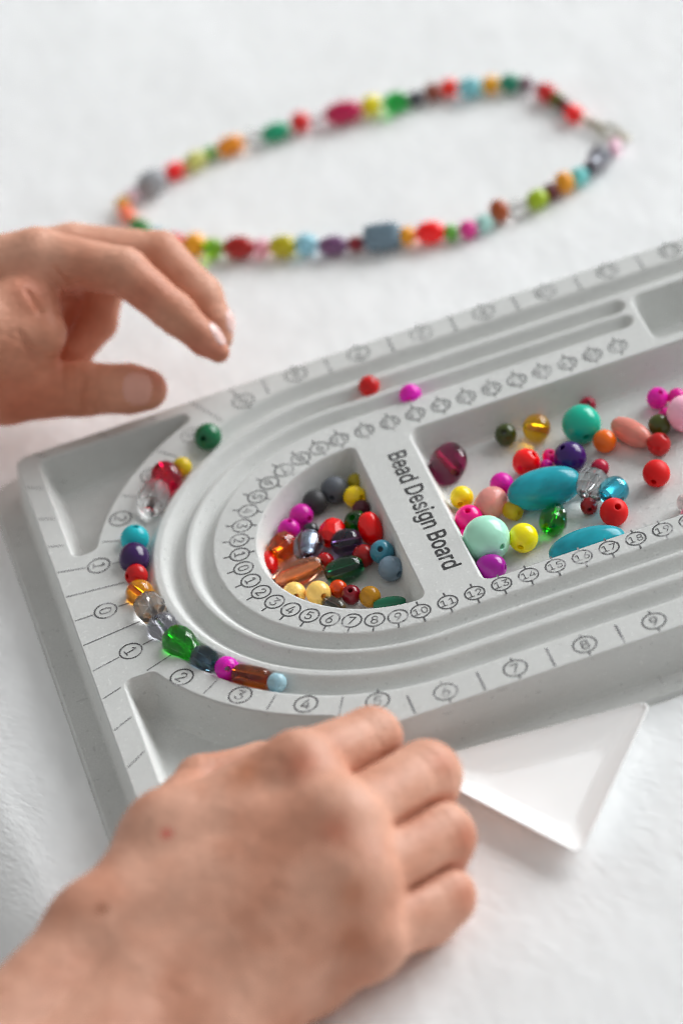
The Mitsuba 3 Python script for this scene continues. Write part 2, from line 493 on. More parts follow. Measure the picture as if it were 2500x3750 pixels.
def crease(P, d, at, along, width, depth, reach, towards=None):
    """a wrinkle across a finger: at = a point, along = the finger's heading"""
    at, along = np.asarray(at, np.float32), np.asarray(along, np.float32)
    along = along / np.linalg.norm(along)
    q = P - at
    s = q @ along
    k = np.exp(-(s / width) ** 2) * np.exp(-((q * q).sum(1) / reach ** 2) ** 2)
    if towards is not None:
        w = np.asarray(towards, np.float32)
        w = w / np.linalg.norm(w)
        k = k * np.clip((q @ w) / reach + 0.25, 0, 1)
    return d + depth * k


def mid(a, b, t):
    a, b = np.array(a[:3]), np.array(b[:3])
    return a + (b - a) * t


VIEW = -FWD
FOLDS = [   # creases of the palm and of the closed fingers: hand, depth, half width, points
    ('L', 0.13, 0.11, [(-8.27, 13.49, 5.91), (-8.08, 13.32, 5.45), (-7.95, 13.15, 5.1)]),
    ('L', 0.16, 0.10, [(-9.50, 12.87, 5.69), (-9.43, 12.63, 5.39), (-9.29, 12.45, 4.94)]),
    ('L', 0.20, 0.11, [(-10.3, 11.86, 4.74), (-10.11, 11.78, 4.10), (-10.0, 11.73, 3.48)]),
    ('L', 0.09, 0.11, [(-5.12, 11.31, 4.13), (-5.11, 11.21, 3.60)]),
    ('L', 0.11, 0.11, [(-8.51, 11.19, 2.16), (-8.73, 10.91, 1.73), (-8.77, 10.82, 1.14)]),
    ('L', 0.06, 0.11, [(-8.92, 11.30, 2.19), (-9.23, 10.93, 1.39)]),
]


def folded(P, d, hand):
    for which, depth, width, pts in FOLDS:
        if which == hand:
            s = None
            for a, b in zip(pts[:-1], pts[1:]):
                e = cone_sd(P, a, b, 0.0, 0.0)
                s = e if s is None else np.minimum(s, e)
            d = d + depth * np.exp(-(s / width) ** 2)
    return d



def left_sd(P):
    H = HAND
    th, ix, md, rg, pk, wr, wb = (H['L_' + k] for k in ('thumb', 'index', 'middle', 'ring', 'pinky', 'wrist', 'web'))
    fi = chain(P, ix[1:], 0.35)
    fi = smin(fi, cone_sd(P, ix[0][:3], ix[1][:3], ix[0][3], ix[1][3]), 0.35)
    fm = chain(P, md, 0.35)
    fr = chain(P, rg, 0.3)
    fp = chain(P, pk, 0.3)
    fingers = smin(smin(fi, fm, 0.10), smin(fr, fp, 0.10), 0.10)
    palm = cone_sd(P, ix[0][:3], wr[0][:3], 1.15, 2.0)
    for j, w in ((md, 0), (rg, 1), (pk, 1)):
        palm = smin(palm, cone_sd(P, j[0][:3], wr[w][:3], j[0][3], wr[w][3]), 0.8)
    palm = smin(palm, cone_sd(P, ix[0][:3], pk[0][:3], 1.0, 0.9), 0.6)
    arm = smin(cone_sd(P, wr[0][:3], wr[2][:3], 2.0, 2.2), cone_sd(P, wr[1][:3], wr[3][:3], 1.8, 2.2), 1.5)
    palm = smin(palm, arm, 1.2)
    thumb = chain(P, th, 0.4)
    thenar = smin(cone_sd(P, th[1][:3], th[0][:3], 1.1, 1.6), cone_sd(P, th[0][:3], wr[1][:3], 1.6, 1.8), 0.8)
    web = smin(chain(P, wb[:2], 0.5), chain(P, [wb[0], wb[2]], 0.5), 0.5)
    web = smin(web, cone_sd(P, wb[1][:3], wb[2][:3], wb[1][3], wb[2][3]), 0.5)
    web = smin(web, chain(P, wb[3:], 0.5), 0.5)
    web = smin(web, cone_sd(P, wb[4][:3], wb[2][:3], 0.8, 1.5), 0.5)
    palm = smin(palm, smin(thenar, web, 0.6), 0.6)
    d = smin(palm, thumb, 0.5)
    d = smin(d, fingers, 0.28)
    down = np.array([-0.3, -0.75, -0.6])
    for js, n in ((ix, 1), (ix, 2), (md, 1), (md, 2)):
        d = crease(P, d, mid(js[n], js[n], 0), np.array(js[n + 1][:3]) - np.array(js[n - 1][:3]), 0.10, 0.10, js[n][3] * 1.5, down)
        for o in (-0.13, 0.0, 0.13):
            d = crease(P, d, mid(js[n], js[n - 1], 0.10 + o), np.array(js[n + 1][:3]) - np.array(js[n - 1][:3]), 0.09, 0.035, js[n][3] * 1.4, -down)
    for o, w in ((-0.20, 0.09), (0.0, 0.10), (0.24, 0.09)):
        d = crease(P, d, mid(th[2], th[1], o), np.array(th[2][:3]) - np.array(th[1][:3]), w, 0.055, 1.5, VIEW)
    d = crease(P, d, mid(ix[0], ix[1], 0.33) + np.array([0, -0.5, -0.7]), np.array([1.0, 0.1, -0.4]), 0.14, 0.10, 1.0)
    d = crease(P, d, np.array([-10.0, 11.9, 3.9]), np.array([0.75, 0.2, 0.65]), 0.12, 0.07, 1.2)
    return folded(P, d, 'L')


def right_sd(P):
    H = HAND
    th, ix, md, rg, pk, pm = (H['R_' + k] for k in ('thumb', 'index', 'middle', 'ring', 'pinky', 'palm'))
    f = chain(P, ix, 0.35)
    for js, k in ((md, 0.30), (rg, 0.30), (pk, 0.30)):
        f = smin(f, chain(P, js, 0.3), k)
    rad, wr, hyp, wu, ar, au = pm
    palm = None
    for a, b in ((ix[0], rad), (md[0], rad), (md[0], wr), (rg[0], wr), (rg[0], hyp), (pk[0], hyp), (hyp, wu), (rad, wr), (wr, wu), (ix[0], md[0]), (md[0], rg[0]), (rg[0], pk[0]), (wr, ar), (wu, au), (rad, hyp), (ar, au), (ar, wu), (md[0], wu), (rad, wu), (rg[0], wu), (wr, pk[0])):
        s = cone_sd(P, a[:3], b[:3], a[3], b[3])
        palm = s if palm is None else smin(palm, s, 0.9)
    c0, c1 = (np.array(wr) + wu) / 2, (np.array(ar) + au) / 2
    palm = smin(palm, cone_sd(P, c0[:3], c1[:3], 1.95, 2.1), 0.9)
    palm = smin(palm, cone_sd(P, mid(md[0], rg[0], 0.5), c0[:3], 1.3, 1.9), 0.9)
    thumb = chain(P, th, 0.4)
    palm = smin(palm, cone_sd(P, th[0][:3], rad[:3], 1.1, 1.6), 0.8)
    palm = smin(palm, thumb, 0.25)
    d = smin(palm, f, 0.22)
    up = np.array([0.2, -0.3, 0.9])
    for js in (ix, md, rg, pk):
        ax_ = np.array(js[1][:3]) - np.array(js[0][:3])
        for o in (-0.04, 0.06, 0.16):
            d = crease(P, d, mid(js[1], js[0], o), ax_, 0.10, 0.035, js[1][3] * 1.5, up)
        d = d - 0.035 * np.exp(-(((P - np.array(js[0][:3]) - 0.6 * np.array([0.2, -0.3, 0.9])) ** 2).sum(1)) / 0.75 ** 2)
    for a, b in ((ix, md), (md, rg), (rg, pk)):          # dips between the knuckles
        c = (np.array(a[0][:3]) + np.array(b[0][:3])) / 2 + np.array([0.55, -0.1, 1.0])
        d = d + 0.05 * np.exp(-(((P - c) ** 2).sum(1)) / 0.7 ** 2)
    d = d - 0.05 * np.exp(-((P - np.array([-11.5, -17.5, 3.6])) ** 2).sum(1) / 2.0)
    for a, b in ((ix, md), (md, rg), (rg, pk)):          # the tight clefts where one closed finger lies against the next
        da, db = chain(P, a, 0.3), chain(P, b, 0.3)
        o = (np.array(a[0][:3]) + b[0][:3]) / 2
        t = (np.array(a[1][:3]) + b[1][:3]) / 2 - o
        s = ((P - o.astype(np.float32)) @ t.astype(np.float32)) / float(t @ t)
        w = np.clip((s - 0.30) / 0.25, 0, 1)
        d = d + 0.34 * np.exp(-((da - db) / 0.16) ** 2) * w * w * (3 - 2 * w)
    return d


def nail(key, sd, centre, along, normal, length, width, mat='mat_nail', label=None):
    """a thin curved plate that follows the finger's surface"""
    t = np.asarray(along, float)
    t /= np.linalg.norm(t)
    nr = np.asarray(normal, float)
    nr = nr - t * (nr @ t)
    nr /= np.linalg.norm(nr)
    s = np.cross(t, nr)
    u, w = np.meshgrid(np.linspace(-1, 1, 21), np.linspace(-1, 1, 21), indexing='ij')
    fu = u * np.sqrt(1 - 0.42 * w * w)
    fw = w * np.sqrt(1 - 0.42 * u * u)
    P = np.asarray(centre, float) + (fu[..., None] * t * length / 2 + fw[..., None] * s * width / 2)
    P = P.reshape(-1, 3) + nr * 0.9
    for _ in range(24):
        P = P - nr * np.clip(sd(P.astype(np.float32)), -0.2, 0.4)[:, None] * 0.9
    e = np.maximum(np.abs(fu), np.abs(fw)).reshape(-1)
    top = P + nr * (0.035 - 0.045 * np.clip((e - 0.75) / 0.25, 0, 1) ** 2 + 0.02 * np.clip(fu.reshape(-1), 0, 1))[:, None]
    put(key, (top, grid_faces(21, 21)), mat, True, label=label)


RED, PINK = (0.86, 0.62, 0.56), (0.96, 0.80, 0.78)
for at, rad, f in [((-11.50, -16.82, 3.88), 0.17, (0.85, 0.16, 0.20)), ((-14.20, -18.95, 3.66), 0.19, (0.50, 0.36, 0.28)),
                   ((-6.71, -16.07, 4.23), 0.62, RED), ((-6.45, -19.11, 3.75), 0.55, RED), ((-8.43, -15.51, 4.14), 0.60, (0.84, 0.66, 0.54)),
                   ((-6.59, -20.90, 2.56), 0.55, (0.90, 0.72, 0.62)), ((-7.01, -21.71, 1.44), 0.70, (0.84, 0.64, 0.54)),
                   ((-2.27, -16.05, 2.26), 0.55, (0.90, 0.70, 0.64)), ((-2.38, -18.32, 0.92), 0.50, (0.88, 0.66, 0.60)), ((-3.04, -19.88, -0.07), 0.6, (0.90, 0.70, 0.64)),
                   ((-4.26, 10.26, 2.45), 0.9, (0.92, 0.66, 0.62)), ((-5.50, 11.69, 4.46), 1.0, (0.94, 0.72, 0.68)), ((-7.32, 13.08, 4.89), 1.2, (0.95, 0.74, 0.70)),
                   ((-3.59, 9.97, 2.27), 0.7, PINK), ((-6.08, 10.64, 1.67), 0.9, (0.92, 0.70, 0.66)), ((-11.61, 11.25, 1.80), 2.0, (0.94, 0.76, 0.72)), ((-9.51, 13.02, 5.78), 0.9, (0.95, 0.78, 0.74)),
                   ((-8.6, 11.2, 1.4), 3.4, (0.96, 0.78, 0.70)), ((-11.5, 12.0, 3.0), 3.0, (0.97, 0.84, 0.78)), ((-7.6, 15.4, 2.0), 2.2, (0.95, 0.80, 0.74))]:
    SPOTS.append((W(at).tolist(), rad * CM, f))

tag('person', 'pair of bare hands reaching in from the left, one pinching, one resting as a fist', 'person')
left = surface(left_sd, (-22, 6.5, -1.8), (-1.5, 22.5, 8.8), 0.07)
put('person__left_hand', left, 'mat_skin', True, label='far hand with thumb and first two fingers held open above the board corner')
right = surface(right_sd, (-21.5, -29.5, -2.4), (-0.5, -9.0, 5.6), 0.07)
right.vertices[:, 2] = np.maximum(right.vertices[:, 2], TABLE + 0.01)
put('person__right_hand', right, 'mat_skin', True, label='near hand closed in a loose fist at the board edge')
_ix, _th, _md = HAND['L_index'], HAND['L_thumb'], HAND['L_middle']
nail('person__left_hand__nail', left_sd, mid(_th[3], _th[4], 0.75), np.array(_th[4][:3]) - np.array(_th[2][:3]), VIEW + np.array([0.0, 0, 0.02]), 1.1, 1.25, 'mat_thumbnail')
nail('person__left_hand__nail', left_sd, mid(_ix[3], _ix[4], 0.30), np.array(_ix[4][:3]) - np.array(_ix[2][:3]), np.array([0.75, -0.05, 0.62]), 0.95, 0.80)
nail('person__left_hand__nail', left_sd, mid(_md[3], _md[4], 0.30), np.array(_md[4][:3]) - np.array(_md[2][:3]), np.array([0.9, -0.25, 0.2]), 0.9, 0.80)


# ------------------------------------------------------------------ beads
def lathe(px, py, seg=36, twist=0.0):
    """closed ring profile (x along the bore, y radius) turned round the x axis"""
    a = np.arange(seg) * 2 * np.pi / seg
    px, py = np.asarray(px), np.asarray(py)
    n = len(px)
    ang = a[None, :] + twist * px[:, None]
    v = np.stack([np.repeat(px[:, None], seg, 1), py[:, None] * np.cos(ang), py[:, None] * np.sin(ang)], -1).reshape(-1, 3)
    i, j = np.meshgrid(np.arange(n), np.arange(seg), indexing='ij')
    i2, j2 = (i + 1) % n, (j + 1) % seg
    qd = np.stack([i * seg + j, i2 * seg + j, i2 * seg + j2, i * seg + j2], -1).reshape(-1, 4)
    m = trimesh.Trimesh(v, np.vstack([qd[:, [0, 1, 2]], qd[:, [0, 2, 3]]]), process=False)
    if m.volume < 0:
        m.invert()
    return m


def bead_mesh(kind, A, r, rng):
    """-> (mesh along x, smooth)"""
    hole = min(0.105, 0.24 * r)
    if kind in ('round', 'oval', 'lined', 'tube', 'coin'):
        e = {'round': 1.0, 'oval': 0.92, 'lined': 0.85, 'tube': 0.5, 'coin': 0.8}[kind]
        th = np.linspace(0, np.pi, 40)
        x = A * np.sign(np.cos(th)) * np.abs(np.cos(th)) ** e
        y = r * np.sin(th) ** e
        k = y > hole + 0.03
        x, y = x[k], y[k]
        x0 = x[0]
        lipx = [x0 + 0.004, x0 - 0.012, x0 - 0.05]
        lipy = [hole + 0.02, hole + 0.004, hole]
        px = np.concatenate([x, [-v for v in lipx], lipx[::-1]])
        py = np.concatenate([y, lipy, lipy[::-1]])
        m = lathe(px, py, 40)
        if kind == 'coin':
            m.vertices[:, 2] *= 0.66
        if kind in ('oval', 'round') :
            m.vertices[:] *= 1 + 0.03 * (meshkit.noise(np.array(m.vertices) * 2.5 + rng.uniform(0, 50, 3), 3)[:, None] - 0.5)
        return m, True
    if kind == 'facet':
        px = np.array([0.97, 0.62, 0.02, -0.58, -0.97]) * A
        py = np.array([0.40, 0.88, 1.03, 0.90, 0.42]) * r
        px, py = np.concatenate([px, [-0.9 * A, 0.9 * A]]), np.concatenate([py, [hole, hole]])
        return lathe(px, py, 9, 0.9 / A * 0.35), False
    if kind == 'drop':
        th = np.linspace(0.16, np.pi - 0.28, 11)
        c = np.cos(th)
        y = r * 1.06 * np.sin(th) * (1 - 0.34 * c) / 1.04
        px, py = np.concatenate([A * c, [-0.93 * A, 0.95 * A]]), np.concatenate([y, [hole, hole]])
        return lathe(px, py, 11, 1.1 / A), False
    if kind == 'cube':
        m = trimesh.creation.icosphere(3)
        v = np.array(m.vertices)
        p = 5.0
        v = v / (np.abs(v) ** p).sum(1, keepdims=True) ** (1 / p)
        m.vertices = v * [A, r, r]
        return m, True
    raise ValueError(kind)


def turn(m, heading, tilt, at, roll=0.0):
    h, t = math.radians(heading), math.radians(tilt)
    x = np.array([math.cos(h) * math.cos(t), math.sin(h) * math.cos(t), math.sin(t)])
    y = np.cross([0, 0, 1.0], x)
    y /= np.linalg.norm(y)
    z = np.cross(x, y)
    c, s = math.cos(roll), math.sin(roll)
    y, z = c * y + s * z, c * z - s * y
    m = m.copy()
    m.vertices = np.array(m.vertices) @ np.array([x, y, z]) + np.asarray(at, float)
    return m


def finish(mat, col):
    c = lin(col)
    if mat != 'glass':
        c = np.clip(c.mean() + (c - c.mean()) * 1.22, 0.002, 0.95)
    if mat == 'glass':
        return 'mat_clear', np.clip(c, 0, 1) ** 0.12
    if mat == 'glassy':
        return 'mat_glass', np.clip(c, 0.002, 0.98) ** 0.46
    if mat == 'milky':
        return 'mat_jelly', np.clip(c * 1.1, 0.004, 0.98) ** 0.68
    if mat == 'jelly':
        return 'mat_jelly', np.clip(c * 1.08, 0.003, 0.98) ** 0.68
    return 'mat_' + mat, c


BEADS = [  # kind, half length along the bore, radius, bore heading, bore tilt (degrees), finish, colour, place (cm), label
 ('round', 0.49, 0.49, -122, 29, 'gloss', (8, 96, 62), (-4.85, 8.18, 0.09), 'dark green bead alone at the far left curve of the outer groove'),
 ('round', 0.35, 0.35, 55, 29, 'jelly', (222, 190, 20), (-6.17, 7.08, -0.05), 'small yellow bead touching the raspberry bead in the outer groove'),
 ('oval', 0.63, 0.53, -79, 0, 'glassy', (226, 34, 84), (-6.86, 6.57, 0.13), 'raspberry red oval bead between the small yellow and the clear bead'),
 ('facet', 0.80, 0.55, 63, 0, 'glass', (240, 238, 240), (-7.59, 5.54, 0.15), 'clear faceted bead below the raspberry bead in the outer groove'),
 ('round', 0.50, 0.50, 28, 69, 'jelly', (70, 178, 190), (-8.79, 3.58, 0.1), 'turquoise bead above the dark violet bead in the outer groove'),
 ('oval', 0.59, 0.52, 74, 0, 'gloss', (48, 24, 72), (-9.07, 2.46, 0.12), 'glossy dark violet bead between the turquoise and red beads in the groove'),
 ('round', 0.39, 0.41, -165, 27, 'jelly', (200, 14, 46), (-9.22, 1.57, 0.01), 'red bead squeezed between the violet and amber beads in the groove'),
 ('round', 0.49, 0.49, 133, 35, 'glassy', (246, 168, 20), (-9.34, 0.41, 0.09), 'amber yellow glass bead below the red bead in the outer groove'),
 ('facet', 0.70, 0.53, -81, 0, 'glass', (246, 236, 236), (-9.17, -0.68, 0.13), 'clear faceted bead between the amber and the smoky grey bead'),
 ('round', 0.52, 0.52, -175, 73, 'glassy', (205, 205, 215), (-9.0, -1.88, 0.12), 'smoky pale grey glass ball above the green faceted drop'),
 ('drop', 0.76, 0.53, -65, 0, 'glassy', (40, 170, 30), (-8.58, -3.16, 0.13), 'bright green faceted drop bead in the outer groove'),
 ('facet', 0.49, 0.44, -58, 0, 'glassy', (70, 92, 108), (-8.05, -4.22, 0.04), 'dark slate blue faceted bead between the green drop and the pink bead'),
 ('round', 0.41, 0.41, -90, 32, 'jelly', (250, 84, 196), (-7.44, -5.09, 0.01), 'pink bead between the slate blue and brown beads in the groove'),
 ('tube', 0.67, 0.37, -42, 0, 'glassy', (178, 92, 18), (-6.75, -5.9, -0.03), 'amber brown barrel bead near the end of the groove row'),
 ('round', 0.33, 0.33, 43, 42, 'jelly', (166, 208, 222), (-6.01, -6.61, -0.07), 'small pale blue bead at the end of the groove row'),
 ('round', 0.38, 0.38, 6, 42, 'jelly', (206, 10, 40), (1.51, 8.16, -0.02), 'red bead alone in the middle groove at the far side'),
 ('round', 0.40, 0.40, -113, 9, 'jelly', (252, 76, 190), (2.76, 6.76, 0.0), 'hot pink bead alone in the inner groove at the far side'),
 ('round', 0.48, 0.48, -119, 0, 'matte', (88, 92, 98), (-1.22, 3.77, -0.82), 'large matte slate grey bead at the back of the half round pocket'),
 ('round', 0.44, 0.44, 56, 53, 'matte', (58, 58, 60), (-2.08, 3.48, -0.86), 'matte charcoal bead left of the large slate grey bead'),
 ('round', 0.32, 0.32, 110, 1, 'jelly', (170, 150, 10), (-0.35, 4.01, -0.98), 'olive yellow bead behind the lemon bead in the half round pocket'),
 ('round', 0.40, 0.40, 123, -15, 'gloss', (236, 208, 40), (-0.64, 3.08, -0.9), 'lemon yellow bead beside the divider in the half round pocket'),
 ('round', 0.32, 0.32, 92, 66, 'gloss', (72, 12, 34), (-0.61, 2.37, -0.97), 'dark maroon bead just below the lemon bead in the half round pocket'),
 ('round', 0.43, 0.43, -132, 67, 'glassy', (20, 120, 16), (-1.01, 1.55, -0.87), 'green glass bead behind the leaning red oval bead'),
 ('oval', 0.60, 0.41, 84, 48, 'gloss', (226, 40, 48), (-0.65, 0.78, -0.74), 'glossy red oval bead leaning against the divider wall'),
 ('round', 0.43, 0.43, -57, 4, 'jelly', (216, 40, 160), (-2.75, 2.96, -0.86), 'magenta bead below the charcoal bead, upper of two'),
 ('round', 0.40, 0.40, 10, 73, 'jelly', (222, 44, 165), (-3.37, 2.42, -0.87), 'magenta bead nearest the curved wall, lower of two'),
 ('round', 0.29, 0.29, -38, 5, 'gloss', (44, 46, 50), (-2.63, 2.14, -1.01), 'tiny black bead behind the silver lined grey bead'),
 ('lined', 0.60, 0.55, 68, 0, 'glassy', (172, 180, 190), (-2.97, 0.93, -0.74), 'grey glass bead with a silver lining in the half round pocket'),
 ('facet', 0.52, 0.49, 32, 0, 'glassy', (236, 120, 40), (-3.81, 1.54, -0.81), 'clear orange faceted bead near the curved wall'),
 ('oval', 0.59, 0.36, -100, 8, 'gloss', (196, 16, 52), (-4.56, 1.02, -0.94), 'red bead showing its hole at the far left of the half round pocket'),
 ('facet', 0.58, 0.46, 53, 0, 'gloss', (216, 36, 44), (-1.98, 1.4, -0.84), 'red faceted bead in the middle of the half round pocket'),
 ('oval', 0.55, 0.50, -14, 0, 'glassy', (100, 78, 120), (-1.66, 0.5, -0.79), 'purple grey glass bead right of the red faceted bead'),
 ('round', 0.39, 0.39, 119, 59, 'jelly', (150, 10, 40), (-1.27, -0.38, -0.91), 'crimson bead half hidden behind the steel blue bead'),
 ('round', 0.42, 0.42, -107, 54, 'gloss', (74, 128, 146), (-0.64, -0.81, -0.67), 'steel blue bead showing its dark hole near the divider'),
 ('round', 0.44, 0.44, 117, 7, 'jelly', (116, 140, 160), (-0.58, -1.65, -0.85), 'cloudy grey blue bead below the steel blue bead'),
 ('oval', 0.71, 0.45, -1, 0, 'glassy', (10, 106, 64), (-2.13, -0.87, -0.85), 'green oval glass bead in the middle of the half round pocket'),
 ('round', 0.32, 0.32, -175, 38, 'gloss', (170, 12, 44), (-2.62, 0.1, -0.98), 'small red bead between the copper and the green oval bead'),
 ('lined', 0.94, 0.43, -3, 8, 'glassy', (226, 170, 140), (-3.69, -0.19, -0.86), 'long copper lined glass bead lying across the half round pocket'),
 ('round', 0.41, 0.41, -88, 21, 'gloss', (244, 206, 136), (-4.13, -1.21, -0.89), 'cream bead at the near wall, left of two'),
 ('round', 0.43, 0.43, -74, 13, 'gloss', (242, 202, 130), (-3.32, -1.65, -0.87), 'cream bead in front of the copper bead, right of two'),
 ('round', 0.31, 0.31, 32, 10, 'gloss', (206, 84, 32), (-2.59, -1.61, -0.99), 'small burnt orange bead right of the cream beads'),
 ('round', 0.34, 0.34, -95, 68, 'gloss', (116, 10, 40), (-2.26, -2.21, -0.96), 'maroon bead between the burnt orange and the honey bead'),
 ('round', 0.37, 0.37, -47, -18, 'jelly', (184, 120, 14), (-1.68, -2.7, -0.93), 'honey brown bead beside the dark green disc'),
 ('oval', 0.59, 0.24, -17, 0, 'gloss', (8, 100, 72), (-1.13, -3.31, -1.02), 'flat dark green bead at the near wall of the half round pocket'),
 ('oval', 0.50, 0.27, -59, 0, 'glassy', (120, 120, 110), (-2.98, -2.45, -0.98), 'small smoky glass bead against the near wall'),
 ('coin', 0.73, 0.76, -80, 0, 'glassy', (136, 50, 84), (3.0, 3.13, -0.85), 'plum glass bead with a visible bore beside the divider'),
 ('round', 0.39, 0.39, -115, 53, 'gloss', (52, 62, 24), (5.45, 3.77, -0.91), 'dark olive bead at the back, left of the amber bead'),
 ('round', 0.50, 0.50, 175, 32, 'glassy', (226, 176, 16), (6.57, 3.42, -0.8), 'translucent amber bead beside the dark olive bead'),
 ('round', 0.69, 0.69, 84, 9, 'gloss', (0, 168, 142), (8.08, 2.53, -0.61), 'large teal bead at the back of the long pocket'),
 ('round', 0.29, 0.29, -93, 49, 'jelly', (150, 20, 50), (8.75, 4.04, -1.01), 'dark red bead peeping from behind the large teal bead'),
 ('round', 0.41, 0.41, 26, 29, 'gloss', (224, 116, 50), (8.59, 1.48, -0.89), 'orange bead between the large teal and the salmon bead'),
 ('oval', 0.94, 0.43, -65, 0, 'jelly', (244, 138, 124), (9.62, 1.45, -0.87), 'salmon oval bead between the orange and the crimson bead'),
 ('round', 0.40, 0.40, 75, 28, 'gloss', (62, 68, 24), (10.68, 1.35, -0.9), 'dark olive bead behind the crimson bead at the right'),
 ('round', 0.41, 0.41, -10, 44, 'jelly', (190, 16, 44), (10.3, 0.28, -0.89), 'crimson bead touching the salmon oval bead'),
 ('round', 0.39, 0.39, -53, 60, 'jelly', (236, 64, 170), (11.15, 2.95, -0.91), 'pink bead left of the large pale pink bead'),
 ('round', 0.33, 0.33, 146, 42, 'jelly', (226, 46, 150), (11.82, 2.7, -0.97), 'pink bead behind the large pale pink bead'),
 ('round', 0.29, 0.29, 154, 55, 'jelly', (224, 40, 140), (11.13, 1.91, -1.01), 'magenta bead under the large pale pink bead'),
 ('round', 0.65, 0.65, -72, 40, 'gloss', (250, 190, 208), (11.68, 1.21, -0.65), 'large pale pink bead cut by the right picture edge'),
 ('round', 0.48, 0.48, -123, -3, 'matte', (206, 20, 50), (9.65, -1.37, -0.82), 'matte crimson bead alone at the right of the long pocket'),
 ('round', 0.49, 0.49, -21, 41, 'gloss', (250, 50, 40), (5.61, 1.66, -0.81), 'orange red bead with its hole on top'),
 ('round', 0.27, 0.27, -54, 63, 'gloss', (226, 20, 130), (6.54, 1.82, -1.02), 'small magenta bead between the orange red and the dark purple bead'),
 ('round', 0.57, 0.57, 174, 69, 'gloss', (56, 28, 92), (7.12, 1.0, -0.73), 'large dark purple bead behind the turquoise oval'),
 ('round', 0.24, 0.24, -26, -18, 'jelly', (226, 50, 160), (6.27, 1.39, -1.06), 'tiny pink bead in front of the small magenta bead'),
 ('round', 0.32, 0.32, 109, 15, 'jelly', (176, 24, 60), (7.96, 0.17, -0.98), 'small wine red bead behind the clear bead'),
 ('oval', 1.30, 0.71, -7, 0, 'milky', (16, 150, 168), (5.71, -0.41, -0.59), 'large turquoise oval bead in the middle of the long pocket'),
 ('facet', 0.61, 0.57, 50, 0, 'glass', (236, 240, 242), (7.34, -0.93, -0.73), 'clear glass bead between the wine red and the sky blue bead'),
 ('lined', 0.51, 0.49, 24, 0, 'glassy', (120, 200, 216), (7.9, -1.8, -0.62), 'sky blue glass bead above the crimson bead'),
 ('round', 0.30, 0.30, -100, 8, 'gloss', (140, 10, 40), (6.92, -1.69, -1.0), 'small maroon bead left of the crimson bead in front'),
 ('round', 0.49, 0.49, -67, 53, 'matte', (210, 16, 52), (7.58, -2.72, -0.81), 'matte crimson bead below the sky blue bead'),
 ('round', 0.42, 0.42, 84, 6, 'jelly', (236, 80, 178), (4.44, 0.98, -0.88), 'pink bead touching the left end of the turquoise oval'),
 ('round', 0.41, 0.41, -113, -1, 'gloss', (246, 216, 74), (2.9, 1.0, -0.89), 'small yellow bead beside the divider of the long pocket'),
 ('oval', 0.65, 0.53, 42, 0, 'jelly', (246, 150, 140), (3.73, -0.02, -0.77), 'salmon pink bead between the small yellow and the turquoise oval'),
 ('tube', 0.31, 0.31, -56, 0, 'jelly', (206, 172, 30), (4.37, -0.57, -0.99), 'small mustard barrel bead right of the salmon pink bead'),
 ('round', 0.49, 0.49, -95, 77, 'gloss', (238, 40, 140), (2.77, -0.43, -0.81), 'hot pink bead with its hole on top behind the mint bead'),
 ('round', 0.25, 0.25, 100, 15, 'gloss', (226, 40, 140), (2.31, -0.97, -1.04), 'magenta bead peeping out left of the mint bead'),
 ('round', 0.81, 0.81, -63, 2, 'gloss', (178, 226, 204), (2.94, -2.25, -0.49), 'large mint green bead showing its hole in front'),
 ('round', 0.51, 0.51, 60, 3, 'gloss', (248, 226, 64), (4.21, -2.48, -0.79), 'bright yellow bead right of the mint bead'),
 ('drop', 0.73, 0.45, 62, 0, 'glassy', (14, 140, 22), (5.56, -1.87, -0.85), 'emerald green glass drop below the turquoise oval'),
 ('oval', 1.35, 0.65, -4, 0, 'milky', (16, 150, 168), (6.08, -4.3, -0.65), 'turquoise oval bead half hidden by the near rim'),
 ('oval', 0.53, 0.46, -29, 0, 'gloss', (150, 44, 140), (2.68, -3.44, -0.84), 'purple bead in the near left corner of the long pocket'),
 ('round', 0.35, 0.35, 105, 22, 'jelly', (240, 226, 224), (10.11, -3.35, -0.95), 'whitish bead cut by the right edge near the front rim'),
 ('round', 0.33, 0.33, -47, 14, 'jelly', (250, 150, 170), (10.0, -4.04, -0.97), 'light pink bead cut by the right edge below the whitish bead'),
]
